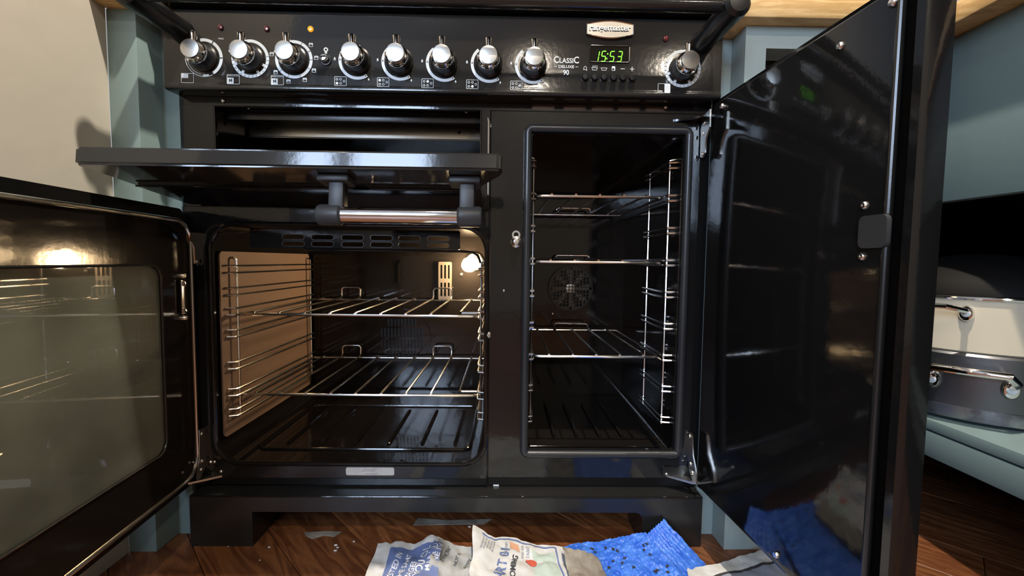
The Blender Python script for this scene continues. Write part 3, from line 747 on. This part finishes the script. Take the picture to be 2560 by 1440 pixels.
# ---------------------------------------------------- hinges
def hinge(pts, y, th, m='zinc', rot=0, holes=()):
    # plates lie along the open door: the outline's first coordinate becomes depth
    if pts[0][0] > 0: fx, px_, sg = (lambda a: -(a-.4285)*2.0), .4385, -1
    else: fx, px_, sg = (lambda a: -(-.4080-a)*1.7), -.4095, 1
    h = cp('hinge_plate', PL([(fx(a), b) for a, b in pts], [], px_, px_-sg*th, YZ), m)
    for a, b in holes: obj('rivet', L([(0, .0034), (.0016, .0030), (.002, 0)], (px_, fx(a), b), (sg, 0, 0), 12), 'chrome_satin', h)
    return h
hinge([(-.4215, .529), (-.4100, .530), (-.4095, .478), (-.4125, .4735), (-.4160, .478), (-.4165, .505), (-.4205, .516)], -.014, .0025, 'chrome_satin', holes=[(-.4127, .482)])
hinge([(-.4175, .193), (-.4135, .1945), (-.4100, .192), (-.4085, .165), (-.4100, .145), (-.4095, .125), (-.4180, .110), (-.4225, .110), (-.4220, .125), (-.4190, .145)], -.014, .0025, 'zinc', holes=[(-.4140, .185), (-.4150, .138), (-.4165, .124)])
cp('hinge_bracket', prism(NB(), [(-.4225, -.030), (-.380, -.002), (-.384, 0.002), (-.425, -.014)], .1045, .108, XY), 'zinc')
screw((-.3835, -.0035, .1150), (0, -1, 0), .003, CK); screw((-.3945, -.0035, .132), (0, -1, 0), .0026, CK); screw((-.4005, -.0035, .132), (0, -1, 0), .0026, CK)
hinge([(.432, .733), (.446, .7385), (.4465, .71), (.4405, .695), (.4395, .672), (.4350, .6655), (.4310, .669), (.4305, .70)], -.010, .0025, 'zinc', holes=[(.4345, .6715), (.4365, .722), (.4352, .705)])
hinge([(.4278, .188), (.4320, .190), (.4355, .187), (.4385, .155), (.4450, .135), (.4475, .112), (.4430, .108), (.4330, .122), (.4290, .14)], -.012, .0025, 'chrome_satin', holes=[(.4312, .184), (.4350, .137), (.4395, .125)])
hb = cp('hinge_bracket', PL(rr(.3930, .4420, .107, .1265, .004, 3), [], -.0045, -.001), 'enamel_satin')
obj('bracket_ledge', prism(NB(), [(.400, -.0045), (.430, -.0045), (.452, -.030), (.436, -.030)], .1085, .112, XY), 'zinc', hb)
screw((.400, -.0045, .1135), (0, -1, 0), .0035, hb, 'zinc')
cp('top_hinge_bracket', prism(NB(), [(.392, -.001), (.452, -.001), (.456, -.030), (.432, -.030), (.418, -.012)], .728, .7315, XY), 'enamel')

# ---------------------------------------------------- left oven door (local x along the door from the hinge, +y = inner side)
aL = R(4.9)
def door_matrix(x0, a, y0=0.0): return Matrix.Translation((x0, y0, 0)) @ Matrix.Rotation(math.atan2(-math.cos(a), math.sin(a)), 4, 'Z')
ML = door_matrix(-.415, aL)
sh_hole = rr(.105, .415, .205, .462, .018, 5)
ld_ = cp('oven_door', PL(rr(.012, .512, .098, .568, .012, 4), [sh_hole], -.042, -.013), 'enamel', world=False)
ld_.matrix_basis = Matrix.Translation(-CK.location) @ ML
ip = rr(.018, .502, .1195, .5475, .036, 7); hol_ = rr(.092, .425, .1900, .4765, .020, 6)
obj('inner_panel', PL(ip, [hol_], -.0128, 0), 'enamel_oven', ld_)
obj('panel_trim', T([(a, .0, b) for a, b in ip], .0030, 10, True), 'chrome_satin', ld_)['label'] = 'bead around the door liner, its highlight put into the colour'  # satin chrome stands for the highlight line on a dark bead
obj('window_trim', T([(a, .0, b) for a, b in hol_], .0018, 8, True), 'enamel_satin', ld_)
obj('glass_pane', PL(rr(.0925, .4245, .1905, .476, .0195, 6), [], -.006, -.003), 'door_glass_dirty', ld_)
obj('outer_pane', PL(rr(.1055, .4145, .2055, .4615, .0175, 5), [], -.034, -.030), 'door_glass', ld_)
cb = obj('catch_bracket', B(.0455, .0535, .003, .006, .397, .452, bev=.001), 'chrome_satin', ld_)
for z in (.4465, .402): obj('screw', L([(0, .0046), (.003, .0042), (.004, .002), (.004, 0)], (.0495, .006, z), (0, 1, 0), 12), 'chrome', ld_)
for z in (.459, .391): obj('catch_pin', L([(0, .0042), (.007, .0042), (.009, .003), (.009, 0)], (.050, 0, z), (0, 1, 0), 14), 'chrome_satin', ld_)
# ---------------------------------------------------- right oven door (outer skin at +y)
MR = door_matrix(.447, R(4.1))
rd = cp('tall_oven_door', prism(NB(), [(.010, .006), (.010, .031), (.014, .035), (.362, .035), (.368, .030), (.368, .008), (.3655, .004), (.358, .003), (.352, .008), (.020, .008)], .094, .757, XY), 'enamel', world=False, smooth=40)
rd.matrix_basis = Matrix.Translation(-CK.location) @ MR
obj('inner_liner', B(.018, .3455, 0, .0078, .102, .749, bev=.003, seg=3), 'enamel', rd)
obj('liner_bead', T([(.3440, .0010, .106), (.3440, .0010, .5075)], .0030, 10), 'enamel_satin', rd)
obj('liner_bead', T([(.3440, .0010, .5375), (.3440, .0010, .746)], .0030, 10), 'enamel_satin', rd)
obj('striker_plate', PL(rr(.3195, .3500, .5055, .5375, .006, 4), [], -.005, 0), 'plastic_grey', rd)
for s, z in ((.3205, .5485), (.3215, .4975), (.279, .723), (.338, .735), (.052, .737), (.222, .115)):
    sc = obj('screw', L([(0, .0043), (.0020, .0041), (.0034, .0030), (.0036, .0011), (.0025, .001), (.0025, 0)], (s, 0, z), (0, -1, 0), 14), 'chrome_satin', rd)

# ================================================================== OVEN SHELVES (loose, so things of their own)
def oven_shelf(label, z, x0, x1, y0, y1, rods, loops, lh_, group, r=.0022):
    t = thing('oven_shelf', label, 'oven shelf', ((x0+x1)/2, (y0+y1)/2, z), group=group)
    obj('front_rail', T([(x0, y0+.012, z), (x0+.004, y0+.003, z), (x0+.012, y0, z), (x1-.012, y0, z), (x1-.004, y0+.003, z), (x1, y0+.012, z)], r*1.25, 8), 'chrome_wire', t)
    obj('rear_rail', T([(x0, y1, z), (x1, y1, z)], r*1.2, 8), 'chrome_wire', t)
    for x in (x0, x1): obj('side_rail', T([(x, y0+.012, z), (x, y1, z)], r*1.1, 8), 'chrome_wire', t)
    lp = {a for l in loops for a in l}
    for x in rods:
        if x in lp: continue
        obj('rod', T([(x, y0-.001, z+.003), (x, y0+.004, z+.0042), (x, y1+.002, z+.0042)], r, 8), 'chrome_wire', t)
    for a, b in loops:
        q = .006
        obj('loop_rod', T([(a, y0-.001, z+.003), (a, y0+.004, z+.0042), (a, y1-.008, z+.0042), (a, y1+.001, z+.009), (a, y1+.002, z+lh_-q), (a+q*.4, y1+.002, z+lh_-q*.3), (a+q, y1+.002, z+lh_),
             (b-q, y1+.002, z+lh_), (b-q*.4, y1+.002, z+lh_-q*.3), (b, y1+.002, z+lh_-q), (b, y1+.001, z+.009), (b, y1-.008, z+.0042), (b, y0+.004, z+.0042), (b, y0-.001, z+.003)], r, 8), 'chrome_wire', t)
    return t
rodsm = [-.351, -.305, -.2586, -.212, -.166, -.119, -.073, -.0265]
for lab, z in (('upper chrome wire shelf in the lit wide oven', .3857), ('lower chrome wire shelf in the lit wide oven', .2360)):
    t = oven_shelf(lab, z, -.3765, .0615, .050, .362, rodsm, [(-.305, -.2586), (-.073, -.0265)], .031, 'shelves in the wide oven')
    obj('stop_rod', T([(.0615, .062, z+.0045), (.030, .062, z+.0045), (.0255, .066, z+.0045), (.0255, .364, z+.0042)], .0024, 8), 'chrome_wire', t)
rodst = [.192, .2357, .279, .3226, .366]
for lab, z in (('top chrome wire shelf in the dark tall oven', .6060), ('middle chrome wire shelf in the dark tall oven', .4878), ('bottom chrome wire shelf in the dark tall oven', .3143)):
    oven_shelf(lab, z, .1625, .3955, .040, .350, rodst, [(.2357, .3226)], .0165, 'shelves in the tall oven')

# ================================================================== PAPERS AND PLASTIC ON THE FLOOR
def sheet_fn(c00, c10, c11, c01, amp, sc, seed, ridge=None):
    c = [Vector(q) for q in (c00, c10, c11, c01)]
    def f(u, v):
        p = c[0]*(1-u)*(1-v)+c[1]*u*(1-v)+c[2]*u*v+c[3]*(1-u)*v
        q = Vector((p.x*sc+seed, p.y*sc-seed, seed*.37))
        dv = noise.voronoi(q*1.5)[0]
        h = amp*(abs(noise.noise(q))*1.0 + .75*min(dv[1]-dv[0], .8) + .35*abs(noise.noise(q*3.1)) + .15*noise.noise(q*7.1))
        if ridge: h += ridge(u, v)
        p = p.copy(); p.z = max(p.z + h, .0015 + .0006*u)
        p.x += amp*.35*noise.noise(q*1.7+Vector((9, 2, 1))); p.y += amp*.2*noise.noise(q*1.3+Vector((4, 7, 3)))
        return p
    return f
def sheet_bm(f, nu, nv, th=.0007, u0=0, u1=1, v0=0, v1=1, lift=0.0):
    bm = NB(); g = []
    for j in range(nv+1):
        g.append([f(u0+(u1-u0)*i/nu, v0+(v1-v0)*j/nv)+Vector((0, 0, lift)) for i in range(nu+1)])
    top = [[bm.verts.new(p+Vector((0, 0, th))) for p in rw] for rw in g]
    bot = [[bm.verts.new(p) for p in rw] for rw in g]
    for j in range(nv):
        for i in range(nu):
            bm.faces.new((top[j][i], top[j][i+1], top[j+1][i+1], top[j+1][i])); bm.faces.new((bot[j][i+1], bot[j][i], bot[j+1][i], bot[j+1][i+1]))
    for i in range(nu):
        bm.faces.new((top[0][i+1], top[0][i], bot[0][i], bot[0][i+1])); bm.faces.new((top[nv][i], top[nv][i+1], bot[nv][i+1], bot[nv][i]))
    for j in range(nv):
        bm.faces.new((top[j][0], top[j+1][0], bot[j+1][0], bot[j][0])); bm.faces.new((top[j+1][nu], top[j][nu], bot[j][nu], bot[j+1][nu]))
    return bm
def paper_text(body, f, u, v, size, m, parent, su, sv, rot=90, bold=0.0):
    """size in metres; su, sv = sheet size in metres, text rotated on the sheet"""
    c, s = math.cos(R(rot)), math.sin(R(rot))
    text_obj('printed_text', body, size, lambda a, b: f(min(max(u+(a*c-b*s)/su, 0), 1), min(max(v-(a*s+b*c)/sv, 0), 1)) + Vector((0, 0, .0016)), m, parent, bold=bold)
# v=0 is the far edge by the plinth, v=1 towards the camera
f1 = sheet_fn((-.095, -.056, .016), (.012, -.066, .024), (.03, -.40, .004), (-.088, -.38, .004), .010, 16, 3.1, lambda u, v: .012*math.exp(-((u-.86)/.16)**2)*math.exp(-v*3))
p1 = thing('newspaper', 'crumpled newspaper page printed with white words on dark blue', 'newspaper', (-.03, -.2, 0))
obj('page', sheet_bm(f1, 40, 60), 'paper', p1)
obj('blue_print', sheet_bm(f1, 36, 52, .0003, .22, 1.0, .045, .96, .0009), 'ink_blue', p1)
su1, sv1 = .11, .33
for i, (tx, u, v, s, b) in enumerate((('LISTED IN', .36, .165, .0125, .0002), ('THE SAME', .50, .17, .0125, .0002), ('PAGES', .62, .20, .0125, .0002), ('YOU OL', .745, .15, .0150, .0003), ('MAN JU', .865, .135, .0135, .0002), ('NE DA', .965, .11, .0125, .0002))):
    paper_text(tx, f1, u, v, s, 'ink_white', p1, su1, sv1, 80, b)
f1b = sheet_fn((-.004, -.064, .030), (.072, -.072, .012), (.066, -.36, .004), (.03, -.36, .006), .014, 18, 8.3)
p1b = thing('newspaper', 'grey crumpled newsprint between the blue page and the white page', 'newspaper', (.05, -.2, 0))
obj('page', sheet_bm(f1b, 30, 50), 'paper_grey', p1b)
for i, (tx, u, v) in enumerate((('TV NOW', .30, .10), ('NOT IO', .55, .12), ('LISTEN', .78, .14))): paper_text(tx, f1b, u, v, .009, 'ink_black', p1b, .09, .29, 75)
f2 = sheet_fn((.060, -.052, .032), (.218, -.066, .010), (.25, -.40, .004), (.07, -.40, .004), .011, 15, 5.7, lambda u, v: .006*math.exp(-(u/.12)**2)*math.exp(-v*2))
p2 = thing('newspaper', 'white newspaper page with a red dot and blue headline leaning on the plinth', 'newspaper', (.15, -.2, 0))
obj('page', sheet_bm(f2, 44, 60), 'paper', p2)
su2, sv2 = .165, .34
obj('green_photo', sheet_bm(f2, 14, 16, .0003, .60, .84, .06, .24, .0008), 'ink_green', p2)
for k in range(5):
    paper_text(('Mondays and', 'the paper on', 'every table', 'lists shows', 'for the week')[k], f2, .10+.028*k, .075, .0058, 'ink_pale', p2, su2, sv2, 80)
paper_text('Mo sun', f2, .335, .085, .009, 'ink_pale', p2, su2, sv2, 80)
paper_text('ART 01', f2, .30, .165, .021, 'ink_blue', p2, su2, sv2, 78, .0004)
paper_text('COMING', f2, .40, .185, .012, 'ink_black', p2, su2, sv2, 78, .0003)
paper_text('on the desk', f2, .50, .08, .006, 'ink_pale', p2, su2, sv2, 80)
paper_text('TABLE', f2, .56, .075, .0075, 'ink_pale', p2, su2, sv2, 80)
def disc_on(f, u, v, ru, rv, m, parent, name, lift=.0018, sq=False):
    bm = NB(); n = 4 if sq else 20
    c = bm.verts.new(f(u, v)+Vector((0, 0, lift)))
    rg = [bm.verts.new(f(u+ru*math.cos(2*PI*k/n+(PI/4 if sq else 0)), v+rv*math.sin(2*PI*k/n+(PI/4 if sq else 0)))+Vector((0, 0, lift))) for k in range(n)]
    for k in range(n): bm.faces.new((c, rg[k], rg[(k+1) % n]))
    obj(name, bm, m, parent)
disc_on(f2, .575, .135, .055, .024, 'ink_red', p2, 'red_dot')
disc_on(f2, .43, .062, .06, .03, 'ink_orange', p2, 'orange_block', sq=True)
for a, b in (((.10, .020), (.86, .020)), ((.86, .020), (.86, .60))):
    bm = NB(); n = 24; lo_ = []
    for k in range(n+1):
        u, v = a[0]+(b[0]-a[0])*k/n, a[1]+(b[1]-a[1])*k/n
        w = (.008, 0) if a[0] == b[0] else (0, .004)
        lo_.append((bm.verts.new(f2(u-w[0], v-w[1])+Vector((0, 0, .0017))), bm.verts.new(f2(u+w[0], v+w[1])+Vector((0, 0, .0017)))))
    for k in range(n): bm.faces.new((lo_[k][0], lo_[k+1][0], lo_[k+1][1], lo_[k][1]))
    obj('blue_rule', bm, 'ink_blue', p2)
f3 = sheet_fn((.206, -.082, .024), (.258, -.100, .026), (.285, -.36, .016), (.215, -.36, .010), .012, 20, 1.9)
p3 = thing('newspaper', 'soot stained scrap of newspaper in front of the blue plastic sheet', 'newspaper', (.26, -.2, 0))
obj('page', sheet_bm(f3, 30, 50), 'paper_dirty', p3)
# blue plastic
def wv(u, v): return .0005*math.sin(u*120+3*math.sin(v*14)) + .0004*math.sin(v*190+u*24)
f4 = sheet_fn((.206, -.060, .012), (.348, -.052, .032), (.44, -.33, .003), (.25, -.33, .002), .008, 14, 12.4, wv)
bg = thing('plastic_sheet', 'crinkled bright blue plastic sheet on the floor before the plinth', 'plastic sheet', (.32, -.2, 0))
obj('sheet_body', sheet_bm(f4, 110, 120), 'blue_plastic', bg)
f5 = sheet_fn((.336, -.066, .030), (.3855, -.041, .050), (.440, -.085, .000), (.385, -.165, .004), .005, 14, 4.2, lambda u, v: .0012*math.sin(u*60)*(1-v)+.0005*math.sin(v*50))
obj('sheet_fold', sheet_bm(f5, 60, 60), 'blue_plastic', bg)
rs = random.Random(4)
for k in range(26):
    u, v = rs.uniform(.15, .95), rs.uniform(.06, .32)
    bm = NB(); n = 7; p = f4(u, v)
    rg = [bm.verts.new(p+Vector((math.cos(2*PI*q/n)*rs.uniform(.0012, .0042), math.sin(2*PI*q/n)*rs.uniform(.0012, .0042), .0016))) for q in range(n)]
    tp = bm.verts.new(p+Vector((0, 0, .0028)))
    for q in range(n): bm.faces.new((rg[q], rg[(q+1) % n], tp))
    bm.faces.new(rg[::-1])
    obj('soot_fleck', bm, 'soot', bg)
f6 = sheet_fn((.395, -.105, .006), (.570, -.058, .010), (.62, -.36, .003), (.36, -.36, .004), .009, 15, 6.6)
p6 = thing('newspaper', 'newspaper page with a pale blue panel beside the tall open door', 'newspaper', (.48, -.2, 0))
obj('page', sheet_bm(f6, 40, 50), 'paper', p6)
obj('blue_print', sheet_bm(f6, 30, 40, .0003, .20, 1.0, .10, .95, .0009), 'ink_pale', p6)
bm = NB(); n = 24; lo_ = []
for k in range(n+1):
    u = .20+.8*k/n
    lo_.append((bm.verts.new(f6(u, .092)+Vector((0, 0, .0017))), bm.verts.new(f6(u, .108)+Vector((0, 0, .0017)))))
for k in range(n): bm.faces.new((lo_[k][0], lo_[k+1][0], lo_[k+1][1], lo_[k][1]))
obj('dark_rule', bm, 'ink_black', p6)
# a painted floor reflection and a paper strip under the cooker
def scrap(name, pts, m, label, cat, th=.0012):
    o = obj(name, PL(pts, [], .0004, th, XY), m); tag(o, label, cat); return o
scrap('scrap_and_gleam', [(-.244, .002), (-.205, .006), (-.178, .004), (-.186, -.010), (-.205, -.006), (-.222, -.016), (-.236, -.008)], 'paper_dirty', 'pale patch standing in for a reflection on the boards under the cooker', 'scrap')  # flat pale piece drawn for a bright reflection on the floor
scrap('scrap_and_gleam', [(-.055, .024), (.075, .028), (.090, .044), (.010, .040), (-.05, .046)], 'paper_dirty', 'long thin paper strip lying far under the cooker', 'scrap')
cr = random.Random(11)
for k in range(14):
    x, y = cr.uniform(-.36, .05), cr.uniform(-.10, .02)
    bm = NB(); bmesh.ops.create_icosphere(bm, subdivisions=1, radius=cr.uniform(.0010, .0024))
    for v in bm.verts: v.co = Vector((v.co.x*1.5+x, v.co.y+y, max(v.co.z*.6+.0010, 0.0)))
    tag(obj('crumb', bm, 'paper', smooth=0), 'tiny pale crumb on the boards before the plinth', 'crumb', 'crumbs on the floor')
bpy.context.view_layer.update()
